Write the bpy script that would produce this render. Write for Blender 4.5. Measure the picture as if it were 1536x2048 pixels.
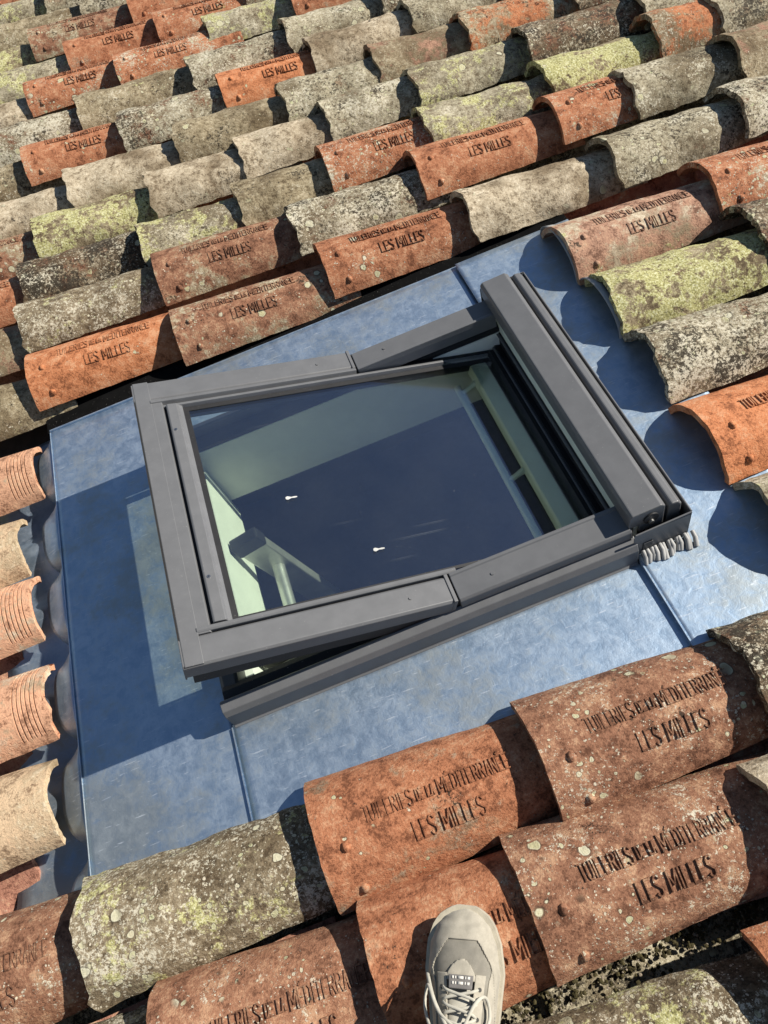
import bpy, bmesh, math, random
from mathutils import Vector, Matrix, noise, Euler
R = math.radians
random.seed(7)
SC = bpy.context.scene
for o in list(bpy.data.objects): bpy.data.objects.remove(o)
COL = SC.collection

# ---------------------------------------------------------------- frame of reference
# roof axes: x up the slope, y across it, z out of the roof.  T turns them into the world.
SLOPE = R(17)
T = Matrix.Translation((0, 0, 4.0)) @ Matrix.Rotation(-SLOPE, 4, 'Y')
TR = T.to_3x3()

# ---------------------------------------------------------------- camera
cam = bpy.data.cameras.new('camera'); camo = bpy.data.objects.new('camera', cam); COL.objects.link(camo)
RX = Vector((0.92700135, -0.31025018, -0.21074469))      # picture right in roof axes
DN = Vector((-0.37504814, -0.76272905, -0.52686173))     # picture down
FW = Vector((0.00271784, 0.56744094, -0.82340962))       # view direction
m = Matrix((RX, -DN, -FW)).transposed().to_4x4()
camo.matrix_world = T @ Matrix.Translation((0, 0, 1.3)) @ m
cam.sensor_fit = 'VERTICAL'; cam.sensor_height = 36; cam.sensor_width = 27; cam.lens = 1540 / 2048 * 36
cam.clip_start = 0.02; cam.clip_end = 5000
SC.camera = camo

# ---------------------------------------------------------------- sky, sun, exposure
SUN_R = Vector((1.34, 0.0, 1.0)).normalized()            # towards the sun, roof axes
sw = (TR @ SUN_R).normalized()
w = bpy.data.worlds.new('World'); SC.world = w; w.use_nodes = True
wt = w.node_tree; wt.nodes.clear()
sky = wt.nodes.new('ShaderNodeTexSky'); sky.sky_type = 'NISHITA'; sky.sun_disc = False
sky.sun_elevation = math.asin(sw.z); sky.sun_rotation = math.atan2(sw.x, sw.y)
sky.altitude = 200; sky.air_density = 1.0; sky.dust_density = 0.3; sky.ozone_density = 1.2
bg = wt.nodes.new('ShaderNodeBackground'); bg.inputs[1].default_value = 0.055
wo = wt.nodes.new('ShaderNodeOutputWorld')
wt.links.new(sky.outputs[0], bg.inputs[0]); wt.links.new(bg.outputs[0], wo.inputs[0])
sl = bpy.data.lights.new('sun', 'SUN'); sl.energy = 5.0; sl.angle = R(0.53); sl.color = (1.0, 0.94, 0.85)
so = bpy.data.objects.new('sun', sl); COL.objects.link(so)
so.rotation_euler = sw.to_track_quat('Z', 'Y').to_euler(); so.location = (6, 0, 14)
SC.view_settings.view_transform = 'Standard'; SC.view_settings.look = 'None'
SC.view_settings.exposure = 0.64; SC.view_settings.gamma = 1.0; SC.view_settings.use_curve_mapping = False
SC.render.engine = 'CYCLES'
SC.cycles.max_bounces = 7; SC.cycles.diffuse_bounces = 3; SC.cycles.glossy_bounces = 3; SC.cycles.transparent_max_bounces = 12

# ================================================================ helpers
def link(o, parent=None, matrix=None):
    COL.objects.link(o)
    if parent is not None: o.parent = parent
    if matrix is not None: o.matrix_basis = matrix
    return o

def empty(name, origin=(0, 0, 0)):
    o = bpy.data.objects.new(name, None); o.empty_display_size = 0.1
    return link(o, None, T @ Matrix.Translation(origin))

def tag(o, label=None, cat=None, group=None, kind=None):
    if label: o['label'] = label
    if cat: o['category'] = cat
    if group: o['group'] = group
    if kind: o['kind'] = kind
    return o

class MB:
    def __init__(s): s.v = []; s.f = []
    def add(s, vs, fs):
        b = len(s.v); s.v += [tuple(v) for v in vs]; s.f += [tuple(i + b for i in f) for f in fs]; return s
    def box(s, x0, x1, y0, y1, z0, z1):
        vs = [(x, y, z) for x in (x0, x1) for y in (y0, y1) for z in (z0, z1)]
        return s.add(vs, [(0,1,3,2),(4,6,7,5),(0,4,5,1),(2,3,7,6),(0,2,6,4),(1,5,7,3)])
    def prism(s, prof, a, b, axis):
        """closed profile extruded from a to b. axis x: profile is (y,z); axis y: profile is (x,z)"""
        n = len(prof)
        g = (lambda t, p: (t, p[0], p[1])) if axis == 'x' else (lambda t, p: (p[0], t, p[1]))
        vs = [g(a, p) for p in prof] + [g(b, p) for p in prof]
        fs = [(i, (i + 1) % n, n + (i + 1) % n, n + i) for i in range(n)] + [tuple(range(n))[::-1], tuple(range(n, 2 * n))]
        return s.add(vs, fs)
    def tube(s, pts, rad, n=10, flat=1.0, up=None):
        pts = [Vector(p) for p in pts]; rings = []
        for i, p in enumerate(pts):
            d = (pts[min(i + 1, len(pts) - 1)] - pts[max(i - 1, 0)]).normalized()
            u = Vector(up) if up else (Vector((0, 0, 1)) if abs(d.z) < .9 else Vector((1, 0, 0)))
            a = d.cross(u).normalized(); b = a.cross(d).normalized()
            r = rad[i] if isinstance(rad, (list, tuple)) else rad
            rings.append([p + a * math.cos(2 * math.pi * k / n) * r + b * math.sin(2 * math.pi * k / n) * r * flat for k in range(n)])
        vs = [v for r_ in rings for v in r_]; fs = []
        for i in range(len(pts) - 1):
            for k in range(n):
                fs.append((i * n + k, i * n + (k + 1) % n, (i + 1) * n + (k + 1) % n, (i + 1) * n + k))
        fs += [tuple(range(n))[::-1], tuple(range((len(pts) - 1) * n, len(pts) * n))]
        return s.add(vs, fs)
    def mesh(s, name, smooth=None):
        me = bpy.data.meshes.new(name); me.from_pydata(s.v, [], s.f)
        bm = bmesh.new(); bm.from_mesh(me); bmesh.ops.recalc_face_normals(bm, faces=bm.faces); bm.to_mesh(me); bm.free()
        if smooth is not None:
            for p in me.polygons: p.use_smooth = True
            me.set_sharp_from_angle(angle=R(smooth))
        return me
    def build(s, name, mat, parent=None, matrix=None, smooth=None, bevel=0):
        me = s.mesh(name, smooth); me.materials.append(mat)
        o = bpy.data.objects.new(name, me); link(o, parent, matrix)
        if bevel:
            b = o.modifiers.new('bevel', 'BEVEL'); b.width = bevel; b.segments = 2; b.limit_method = 'ANGLE'; b.angle_limit = R(35)
        return o

# ================================================================ materials
class NT:
    def __init__(s, name):
        s.m = bpy.data.materials.new(name); s.m.use_nodes = True; s.t = s.m.node_tree; s.t.nodes.clear()
        s.out = s.n('ShaderNodeOutputMaterial')
    def n(s, typ, **kw):
        x = s.t.nodes.new(typ)
        for k, v in kw.items(): setattr(x, k, v)
        return x
    def l(s, a, b): s.t.links.new(a, b)
    def set(s, sock, v):
        if hasattr(v, 'is_output') or isinstance(v, bpy.types.NodeSocket): s.l(v, sock)
        else: sock.default_value = v
    def math(s, op, a, b=0.0, c=None, clamp=False):
        x = s.n('ShaderNodeMath', operation=op, use_clamp=clamp); s.set(x.inputs[0], a); s.set(x.inputs[1], b)
        if c is not None: s.set(x.inputs[2], c)
        return x.outputs[0]
    def noise(s, vec, scale, detail=6, rough=.6, dist=0.0):
        x = s.n('ShaderNodeTexNoise'); s.l(vec, x.inputs['Vector']); x.inputs['Scale'].default_value = scale
        x.inputs['Detail'].default_value = detail; x.inputs['Roughness'].default_value = rough; x.inputs['Distortion'].default_value = dist
        return x.outputs[0]
    def step(s, v, a, b):
        x = s.n('ShaderNodeMapRange', interpolation_type='SMOOTHSTEP'); s.set(x.inputs[0], v); s.set(x.inputs[1], a); s.set(x.inputs[2], b)
        return x.outputs[0]
    def mix(s, f, a, b, blend='MIX'):
        x = s.n('ShaderNodeMix', data_type='RGBA', blend_type=blend); s.set(x.inputs[0], f)
        for i, v in ((6, a), (7, b)):
            s.set(x.inputs[i], (*v, 1) if isinstance(v, tuple) and len(v) == 3 else v)
        return x.outputs[2]
    def attr(s, name, vec=False):
        x = s.n('ShaderNodeAttribute', attribute_type='OBJECT', attribute_name=name)
        return x.outputs['Color' if vec else 'Fac']
    def principled(s, **kw):
        p = s.n('ShaderNodeBsdfPrincipled')
        for k, v in kw.items():
            k = k.replace('_', ' ').title() if k.islower() else k
            s.set(p.inputs[k], (*v, 1) if isinstance(v, tuple) and len(v) == 3 else v)
        s.l(p.outputs[0], s.out.inputs[0]); return p
    def bump(s, h, strength, dist, p, normal=None):
        b = s.n('ShaderNodeBump'); b.inputs['Strength'].default_value = strength; b.inputs['Distance'].default_value = dist
        s.l(h, b.inputs['Height'])
        if normal is not None: s.l(normal, b.inputs['Normal'])
        if p is not None: s.l(b.outputs[0], p.inputs['Normal'])
        return b.outputs[0]

def tile_material():
    k = NT('weathered_terracotta')
    co = k.n('ShaderNodeTexCoord').outputs['Object']
    seed = k.attr('seed')
    comb = k.n('ShaderNodeCombineXYZ')
    k.l(k.math('MULTIPLY', seed, 7.31), comb.inputs[0]); k.l(k.math('MULTIPLY', seed, 3.17), comb.inputs[1]); k.l(k.math('MULTIPLY', seed, 5.71), comb.inputs[2])
    va = k.n('ShaderNodeVectorMath', operation='ADD'); k.l(co, va.inputs[0]); k.l(comb.outputs[0], va.inputs[1]); p = va.outputs[0]
    # warped coordinates so that discs and patches are not perfect
    wn = k.n('ShaderNodeTexNoise'); k.l(p, wn.inputs['Vector']); wn.inputs['Scale'].default_value = 60; wn.inputs['Detail'].default_value = 1
    ws = k.n('ShaderNodeVectorMath', operation='SCALE'); k.l(wn.outputs['Color'], ws.inputs[0]); ws.inputs['Scale'].default_value = .011
    wv = k.n('ShaderNodeVectorMath', operation='ADD'); k.l(p, wv.inputs[0]); k.l(ws.outputs[0], wv.inputs[1]); pw = wv.outputs[0]
    mid = k.noise(p, 34, 4, .72); fine = k.noise(p, 200, 3, .8); patch = k.noise(p, 11, 5, .65)
    def ramp(v, lo, hi, ca, cb, cc):
        t = k.step(v, lo, hi)
        return k.mix(k.step(t, .5, 1.0), k.mix(k.step(t, 0.0, .5), ca, cb), cc)
    clay = k.attr('clay', True)
    v1 = k.math('ADD', k.math('MULTIPLY', mid, .5), k.math('ADD', k.math('MULTIPLY', fine, .3), k.math('MULTIPLY', patch, .2)))
    c = ramp(v1, .36, .64, k.mix(1, clay, (.40, .36, .34), 'MULTIPLY'), clay, k.mix(.45, clay, (.62, .40, .24)))
    # patina: grey-tan weathering skin
    pat = k.attr('pat'); patc = k.attr('patc', True)
    clump = k.noise(p, 62, 4, .8)
    pm = k.math('ADD', k.math('MULTIPLY', patch, .5), k.math('ADD', k.math('MULTIPLY', mid, .25), k.math('MULTIPLY', clump, .25)))
    hi = k.math('SUBTRACT', .72, k.math('MULTIPLY', pat, .44))
    pmask = k.step(pm, k.math('SUBTRACT', hi, .05), k.math('ADD', hi, .05))
    v2 = k.math('ADD', k.math('MULTIPLY', clump, .55), k.math('ADD', k.math('MULTIPLY', fine, .25), k.math('MULTIPLY', patch, .2)))
    tone = k.noise(p, 6.5, 3, .6)
    pcol = ramp(v2, .36, .66, k.mix(1, patc, (.24, .21, .17), 'MULTIPLY'), k.mix(1, patc, (.74, .72, .68), 'MULTIPLY'), k.mix(.30, patc, (.72, .66, .50)))
    pcol = k.mix(k.step(tone, .56, .34), pcol, k.mix(1, pcol, (.45, .41, .36), 'MULTIPLY'))
    speck = k.noise(p, 125, 4, .85)
    spk = k.attr('spots')
    c = k.mix(k.math('MULTIPLY', pmask, .92), c, pcol)
    cream = k.math('ADD', k.math('MULTIPLY', k.math('SUBTRACT', 1.0, speck), .65), k.math('MULTIPLY', patch, .35)); ch = k.math('SUBTRACT', .675, k.math('MULTIPLY', spk, .20))
    c = k.mix(k.math('MULTIPLY', k.step(cream, ch, k.math('ADD', ch, .02)), .85), c, (.56, .52, .40))
    # broad mustard / pale green crust
    lich = k.attr('lich')
    lm = k.math('ADD', k.math('MULTIPLY', k.noise(p, 12, 4, .65), .55), k.math('MULTIPLY', clump, .45))
    lh = k.math('SUBTRACT', .76, k.math('MULTIPLY', lich, .36))
    lmask = k.step(lm, k.math('SUBTRACT', lh, .03), k.math('ADD', lh, .03))
    lcol = ramp(fine, .34, .68, (.20, .19, .07), (.43, .41, .17), (.60, .60, .38))
    c = k.mix(k.math('MULTIPLY', lmask, .88), c, lcol)
    # round lichens in three sizes
    spots = k.attr('spots'); height = None
    for sc, rr, ca, cb, cover in ((34, .42, (.50, .47, .26), (.58, .55, .40), .55), (75, .40, (.60, .54, .38), (.46, .46, .26), .75), (190, .42, (.66, .58, .44), (.50, .44, .32), .9)):
        v = k.n('ShaderNodeTexVoronoi', feature='F1'); k.l(pw, v.inputs['Vector']); v.inputs['Scale'].default_value = sc
        sep = k.n('ShaderNodeSeparateColor'); k.l(v.outputs['Color'], sep.inputs[0])
        # clustered: spots only where a broad noise allows
        cl = k.step(k.noise(p, sc * .16, 3, .5), k.math('SUBTRACT', .72, k.math('MULTIPLY', spots, .42)), k.math('SUBTRACT', .78, k.math('MULTIPLY', spots, .42)))
        on = k.math('LESS_THAN', sep.outputs[0], cover)
        rad = k.math('MULTIPLY', k.math('ADD', k.math('MULTIPLY', k.math('POWER', sep.outputs[1], 2.0), .8), .2), rr)
        d = k.math('DIVIDE', v.outputs['Distance'], rad)
        disc = k.math('MULTIPLY', k.math('MULTIPLY', k.step(d, 1.0, .88), on), cl)
        ring = k.math('MULTIPLY', disc, k.step(d, .70, .86))
        halo = k.math('MULTIPLY', k.math('MULTIPLY', k.step(d, 1.28, 1.0), on), cl)
        col = k.mix(sep.outputs[2], ca, cb)
        col = k.mix(k.math('MULTIPLY', ring, .45), col, (.66, .64, .50))
        c = k.mix(k.math('MULTIPLY', halo, .6), c, (.035, .027, .018))
        c = k.mix(k.math('MULTIPLY', disc, .80), c, col)
        height = disc if height is None else k.math('ADD', height, disc)
    # black fungal specks
    soot = k.attr('soot')
    sm = k.math('ADD', k.math('MULTIPLY', speck, .6), k.math('MULTIPLY', k.noise(p, 13, 3, .6), .4))
    sh = k.math('SUBTRACT', .665, k.math('MULTIPLY', soot, .26))
    smask = k.step(sm, sh, k.math('ADD', sh, .025))
    c = k.mix(k.math('MULTIPLY', smask, .88), c, (.024, .019, .013))
    b = k.principled(roughness=.92)
    b.inputs['Specular IOR Level'].default_value = .25
    k.l(c, b.inputs['Base Color'])
    h = k.math('ADD', k.math('MULTIPLY', clump, .9), k.math('MULTIPLY', fine, .6))
    k.bump(h, .85, .0030, b)
    return k.m
M_TILE = tile_material()

def metal_material():
    k = NT('dull_zinc')
    co = k.n('ShaderNodeTexCoord').outputs['Object']
    big = k.noise(co, 3.5, 5, .6); mid = k.noise(co, 22, 5, .7); fine = k.noise(co, 120, 5, .7)
    mp = k.n('ShaderNodeMapping'); mp.inputs['Scale'].default_value = (70, 5, 5); k.l(co, mp.inputs[0]); scr = k.noise(mp.outputs[0], 6, 6, .75)
    # small scratches: thin lines of stretched noise in two directions
    sc = None
    for rot in (.5, -.9, 1.7):
        m2 = k.n('ShaderNodeMapping'); m2.inputs['Scale'].default_value = (26, 260, 26); m2.inputs['Rotation'].default_value = (0, 0, rot); k.l(co, m2.inputs[0])
        q = k.step(k.noise(m2.outputs[0], 1.0, 2, .5), .69, .74); sc = q if sc is None else k.math('MAXIMUM', sc, q)
    cl = k.noise(co, 40, 5, .75, .5)
    vv = k.math('ADD', k.math('MULTIPLY', cl, .5), k.math('ADD', k.math('MULTIPLY', mid, .35), k.math('MULTIPLY', scr, .15)))
    c = k.mix(k.step(vv, .38, .62), (.31, .43, .57), (.45, .57, .70))
    c = k.mix(k.math('MULTIPLY', k.step(k.math('ADD', k.math('MULTIPLY', big, .7), k.math('MULTIPLY', cl, .3)), .46, .60), .85), c, (.34, .38, .39))
    c = k.mix(k.math('MULTIPLY', sc, .5), c, (.74, .80, .86))
    pit = k.step(fine, .74, .80); c = k.mix(k.math('MULTIPLY', pit, .5), c, (.09, .10, .11))
    met = k.principled(metallic=1.0); k.l(c, met.inputs['Base Color'])
    rg = k.math('ADD', .30, k.math('ADD', k.math('MULTIPLY', cl, .14), k.math('MULTIPLY', big, .20))); k.l(k.math('ADD', rg, k.math('MULTIPLY', fine, .08)), met.inputs['Roughness'])
    dif = k.n('ShaderNodeBsdfDiffuse'); k.l(k.mix(.5, c, (.30, .32, .34)), dif.inputs['Color'])
    mx = k.n('ShaderNodeMixShader'); k.l(k.math('ADD', k.math('ADD', .12, k.math('MULTIPLY', k.step(vv, .40, .66), .16)), k.math('MULTIPLY', sc, .2)), mx.inputs[0])
    k.l(met.outputs[0], mx.inputs[1]); k.l(dif.outputs[0], mx.inputs[2]); k.l(mx.outputs[0], k.out.inputs[0])
    hb = k.math('ADD', k.math('MULTIPLY', mid, 1), k.math('MULTIPLY', big, 3))
    nb = k.bump(k.math('ADD', hb, k.math('MULTIPLY', cl, .6)), .30, .003, met); k.l(nb, dif.inputs['Normal'])
    return k.m
M_ZINC = metal_material()

def paint(name, col, rough, var=.12, spec=.5, metallic=0.0, scale=25):
    k = NT(name); co = k.n('ShaderNodeTexCoord').outputs['Object']
    n1 = k.noise(co, scale, 6, .65); n2 = k.noise(co, scale * 9, 4, .6)
    c = k.mix(k.step(n1, .3, .7), tuple(x * (1 - var) for x in col), tuple(min(1, x * (1 + var)) for x in col))
    dust = k.step(k.noise(co, scale * 16, 3, .5), .70, .76)
    c = k.mix(k.math('MULTIPLY', dust, .35), c, (.55, .53, .48))
    b = k.principled(metallic=metallic); k.l(c, b.inputs['Base Color']); b.inputs['Specular IOR Level'].default_value = spec
    k.l(k.math('ADD', rough - .06, k.math('MULTIPLY', n1, .12)), b.inputs['Roughness'])
    k.bump(n2, .12, .0006, b); return k.m
M_GREY = paint('grey_lacquered_aluminium', (.115, .117, .120), .42, .06)
M_RUB = paint('black_rubber', (.010, .010, .011), .6, .2)
M_GAP_SHADE = paint('gap_shade_black', (.006, .006, .006), .98, .2, .02)  # near-black matt colour, painted shade for the gap below the far tiles
M_DARKM = paint('dark_inner_profile', (.03, .032, .034), .45)
M_WHITE = paint('white_lining_paint', (.82, .84, .77), .5, .04)
M_SASHIN = paint('pale_sash_paint', (.72, .77, .66), .4, .05)
M_ALU = paint('ladder_aluminium', (.60, .60, .56), .4, .12, .5, .75)
M_STEEL = paint('screw_steel', (.55, .55, .53), .3, .1, .5, 1.0)
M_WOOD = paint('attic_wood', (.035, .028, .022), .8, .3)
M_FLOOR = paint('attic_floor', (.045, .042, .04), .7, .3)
M_LEAD = paint('crumpled_sealant', (.30, .30, .29), .55, .15)

def glass_material():
    k = NT('window_glass')
    tr = k.n('ShaderNodeBsdfTransparent'); tr.inputs[0].default_value = (.93, .98, .92, 1)
    gl = k.n('ShaderNodeBsdfGlossy'); gl.inputs['Roughness'].default_value = .01; gl.inputs[0].default_value = (.80, .82, 1, 1)
    fc = k.n('ShaderNodeLayerWeight'); fc.inputs[0].default_value = .5; fz = k.math('ADD', .15, k.math('MULTIPLY', k.math('POWER', fc.outputs['Facing'], 3.0), .85))
    mx = k.n('ShaderNodeMixShader'); k.l(fz, mx.inputs[0]); k.l(tr.outputs[0], mx.inputs[1]); k.l(gl.outputs[0], mx.inputs[2])
    co = k.n('ShaderNodeTexCoord').outputs['Object']
    dm = k.step(k.noise(co, 260, 3, .5), .74, .79)
    m2 = k.n('ShaderNodeMapping'); m2.inputs['Scale'].default_value = (2.5, 420, 2); m2.inputs['Rotation'].default_value = (0, 0, .03); k.l(co, m2.inputs[0])
    ln = k.math('MULTIPLY', k.step(k.noise(m2.outputs[0], 1, 1, .5), .73, .77), k.step(k.noise(co, 5, 2, .5), .5, .65))
    dust = k.math('ADD', k.math('MULTIPLY', dm, .3), k.math('MULTIPLY', ln, .12))
    dust = k.math('ADD', dust, k.math('MULTIPLY', k.noise(co, 9, 5, .6), .012))
    df = k.n('ShaderNodeBsdfDiffuse'); df.inputs[0].default_value = (.6, .62, .6, 1)
    m3 = k.n('ShaderNodeMixShader'); k.l(dust, m3.inputs[0]); k.l(mx.outputs[0], m3.inputs[1]); k.l(df.outputs[0], m3.inputs[2])
    k.l(m3.outputs[0], k.out.inputs[0]); return k.m
M_GLASS = glass_material()

# ================================================================ the setting
g = MB(); g.add([(-900, -900, 0), (900, -900, 0), (900, 900, 0), (-900, 900, 0)], [(0, 1, 2, 3)])
kk = NT('dry_ground'); cc = kk.n('ShaderNodeTexCoord').outputs['Object']
bb = kk.principled(roughness=.95); kk.l(kk.mix(kk.noise(cc, .15, 8, .6), (.09, .10, .045), (.22, .18, .12)), bb.inputs['Base Color'])
o = g.build('ground', kk.m, None, Matrix.Translation((0, 0, 0))); tag(o, 'dry grassy ground below the house', 'ground', kind='structure')

# attic room under the window (roof axes, open at the top)
ROOM = empty('attic_room', (0, 0, 0)); tag(ROOM, 'dark attic room seen through the open roof window', 'room', kind='structure')
X0, X1, Y0, Y1, ZB, ZT = -2.3, 1.7, -.9, 2.9, -2.3, -.165
def room_part(n, mb, mat): return mb.build(n, mat, ROOM)
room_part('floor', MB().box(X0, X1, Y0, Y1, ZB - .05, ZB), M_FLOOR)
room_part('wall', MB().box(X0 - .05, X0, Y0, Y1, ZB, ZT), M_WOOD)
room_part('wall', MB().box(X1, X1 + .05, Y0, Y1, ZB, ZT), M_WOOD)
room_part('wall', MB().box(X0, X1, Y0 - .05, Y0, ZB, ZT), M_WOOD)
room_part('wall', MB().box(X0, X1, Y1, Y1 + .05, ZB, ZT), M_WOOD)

# ================================================================ the roof and its tiles
ROOF = empty('tiled_roof', (0, 0, -.1))
tag(ROOF, 'sloping roof of weathered curved terracotta tiles with lichen around the open window', 'roof')
ROFF = Matrix.Translation((0, 0, .1))     # children are placed in roof axes
# deck with the window opening: four boards round the hole
OX0, OX1, OY0, OY1 = -.345, .395, .655, 1.205
DX0, DX1, DY0, DY1 = -2.4, 2.6, -1.2, 5.4
dk = MB()
dk.box(DX0, OX0 - .02, DY0, DY1, -.16, -.11).box(OX1 + .02, DX1, DY0, DY1, -.16, -.11)
dk.box(OX0 - .02, OX1 + .02, DY0, OY0 - .02, -.16, -.11).box(OX0 - .02, OX1 + .02, OY1 + .02, DY1, -.16, -.11)
M_DECK = paint('roof_boards', (.07, .055, .042), .85, .3)
dk.build('roof_deck', M_DECK, ROOF, ROFF)

def arc(wd, h):
    r = (wd * wd / 4 + h * h) / (2 * h); return r, math.acos(max(-1, (r - h) / r))

PW0, PW1, PH0, PH1, PT = .212, .166, .070, .058, .013   # machine-made printed tile
def tile_mesh(name, L=.47, w0=PW0, w1=PW1, h0=PH0, h1=PH1, t=PT, rough=.0008, jag=.002, seed=0, nu=30, nv=20, grooves=False, flip=False, sag=0.0):
    us = [i / nu for i in range(nu + 1)]
    if grooves:
        us = [i / 14 * .85 for i in range(15)]
        x = .868
        for i in range(7): us += [x, x + .0015, x + .0055, x + .007]; x += .0187
        us += [.999, 1.0]
    nu = len(us) - 1
    def surf(u, v, inner, gr):
        wd = w0 + (w1 - w0) * u; h = h0 + (h1 - h0) * u
        r, A = arc(wd, h); a = (v * 2 - 1) * A; y0 = h - r
        q = noise.noise(Vector((u * 5 + seed * 3.1, v * 3 + seed, 1.7))) * rough * 2.4 + noise.noise(Vector((u * 18 + seed, v * 12, seed * 2.0))) * rough
        rr = r + q - (t * (1 + .12 * noise.noise(Vector((u * 9, v * 9, seed)))) if inner else 0)
        if inner: a = a * (1 - .004)
        if gr and not inner: rr -= .0042
        ex = 0
        if u == 0: ex = jag * (noise.noise(Vector((v * 7, seed * 5.3, .3))) * 1.6 + noise.noise(Vector((v * 25, seed, 3.3))) * .8)
        if u == 1: ex = jag * (noise.noise(Vector((v * 6, seed * 2.3, 9.3))) * 2.2 + noise.noise(Vector((v * 22, seed, 5.3))) * .8)
        ez = 0
        if v in (0, 1): ez = jag * .9 * noise.noise(Vector((u * 16, v * 4 + seed, 7)))
        z = y0 + rr * math.cos(a) + ez - sag * math.sin(math.pi * u)
        return (u * L + ex, rr * math.sin(a), z)
    gidx = set()
    if grooves:
        j = 15
        for i in range(7): gidx |= {j + 1, j + 2} if i < 6 else set(); j += 4
    vs = []
    for inner in (0, 1):
        for i, u in enumerate(us):
            for j in range(nv + 1): vs.append(surf(u, j / nv, inner, i in gidx and 2 < j < nv - 2))
    W = nv + 1; N = (nu + 1) * W; fs = []
    for i in range(nu):
        for j in range(nv):
            a = i * W + j; fs.append((a, a + W, a + W + 1, a + 1)); a += N; fs.append((a, a + 1, a + W + 1, a + W))
        for j in (0, nv):
            a = i * W + j; b = a + W
            fs.append((a, a + N, b + N, b) if j == 0 else (a, b, b + N, a + N))
    for i in (0, nu):
        for j in range(nv):
            a = i * W + j; b = a + 1
            fs.append((a, b, b + N, a + N) if i == 0 else (b, a, a + N, b + N))
    if flip: vs = [(x, y, -z) for x, y, z in vs]
    mb = MB(); mb.add(vs, fs); me = mb.mesh(name, 42); me.materials.append(M_TILE); return me

ME_P = [tile_mesh('tile_printed', seed=s, rough=.0009, jag=.0022) for s in (1, 2, 3)]
ME_O = [tile_mesh('tile_old', L=.47, w0=.210 - .004 * (s % 3), w1=.154 + .004 * (s % 2), h0=.072 - .003 * (s % 4), h1=.055, t=.014, rough=.0034, jag=.007, seed=10 + s, sag=.002 * (s % 3)) for s in range(8)]
ME_G = [tile_mesh('tile_grooved', seed=31, grooves=True, jag=.003), tile_mesh('tile_grooved', seed=32, grooves=True, jag=.006)]
ME_C = [tile_mesh('channel_tile', L=.47, w0=.165, w1=.205, h0=.066, h1=.074, t=.013, rough=.002, jag=.006, seed=50 + s, flip=True, nu=18, nv=14) for s in range(3)]

# ---- raised lettering and nibs, bent on the printed tile
GLYPH = {'T': [[(0, 1), (1, 1)], [(.5, 1), (.5, 0)]], 'U': [[(0, 1), (0, .18), (.25, 0), (.75, 0), (1, .18), (1, 1)]], 'I': [[(.5, 0), (.5, 1)]],
 'L': [[(0, 1), (0, 0), (1, 0)]], 'E': [[(1, 1), (0, 1), (0, 0), (1, 0)], [(0, .5), (.8, .5)]], 'R': [[(0, 0), (0, 1), (.7, 1), (1, .85), (1, .65), (.7, .5), (0, .5)], [(.5, .5), (1, 0)]],
 'S': [[(1, .85), (.72, 1), (.28, 1), (0, .85), (0, .66), (1, .34), (1, .15), (.72, 0), (.28, 0), (0, .15)]], 'D': [[(0, 0), (0, 1), (.6, 1), (1, .78), (1, .22), (.6, 0), (0, 0)]],
 'A': [[(0, 0), (.5, 1), (1, 0)], [(.2, .36), (.8, .36)]], 'M': [[(0, 0), (0, 1), (.5, .3), (1, 1), (1, 0)]], 'N': [[(0, 0), (0, 1), (1, 0), (1, 1)]]}
GLYPH['É'] = GLYPH['E'] + [[(.35, 1.14), (.75, 1.30)]]
def text_tris(body, x0, x1, y0, hgt, ext=.0021):
    """letters built stroke by stroke as raised bars; returns (x, arc, height) points and faces"""
    wts = [{'I': .35, 'M': 1.45}.get(ch, 1.0) for ch in body]; gap = .42
    unit = (x1 - x0) / (sum(wts) + gap * (len(body) - 1)); vs = []; fs = []; x = x0; hw = .0012; n = 0
    for ch, wt in zip(body, wts):
        for pl in GLYPH[ch]:
            for (ax, ay), (bx, by) in zip(pl, pl[1:]):
                p = Vector((x + ax * wt * unit, y0 + ay * hgt)); q = Vector((x + bx * wt * unit, y0 + by * hgt))
                d = (q - p).normalized(); nn = Vector((-d.y, d.x)) * hw; p = p - d * hw * .6; q = q + d * hw * .6
                e = ext + .00006 * (n % 7); n += 1; b0 = len(vs); seg = 3
                for i in range(seg + 1):
                    c = p.lerp(q, i / seg)
                    for (o2, z) in ((1.35, -.003), (.85, e), (-.85, e), (-1.35, -.003)):
                        c2 = c + nn * o2; vs.append(Vector((c2.x, c2.y, z)))
                for i in range(seg):
                    for j in range(3): k0 = b0 + i * 4 + j; fs.append([k0, k0 + 1, k0 + 5, k0 + 4])
                fs.append([b0 + 3, b0 + 2, b0 + 1, b0]); k0 = b0 + seg * 4; fs.append([k0, k0 + 1, k0 + 2, k0 + 3])
        x += (wt + gap) * unit
    return vs, fs
def on_tile(x, s, n, L=.47):
    u = x / L; wd = PW0 + (PW1 - PW0) * u; h = PH0 + (PH1 - PH0) * u; r, A = arc(wd, h)
    a = s / r; return (x, (r + n) * math.sin(a), h - r + (r + n) * math.cos(a))
lt = MB()
for body, x0, x1, y0, hg in (('TUILERIES', .084, .163, -.006, .0235), ('DE', .1705, .1815, -.003, .0165), ('LA', .1880, .1990, -.003, .0165), ('MÉDITERRANÉE', .2065, .324, -.006, .0235), ('LES', .150, .184, -.056, .027), ('MILLES', .196, .264, -.056, .027)):
    vs, fs = text_tris(body, x0, x1, y0, hg); lt.add([on_tile(v.x, v.y, v.z) for v in vs], fs)
ME_T = lt.mesh('lettering'); ME_T.materials.append(M_TILE)
ME_N = []
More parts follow.
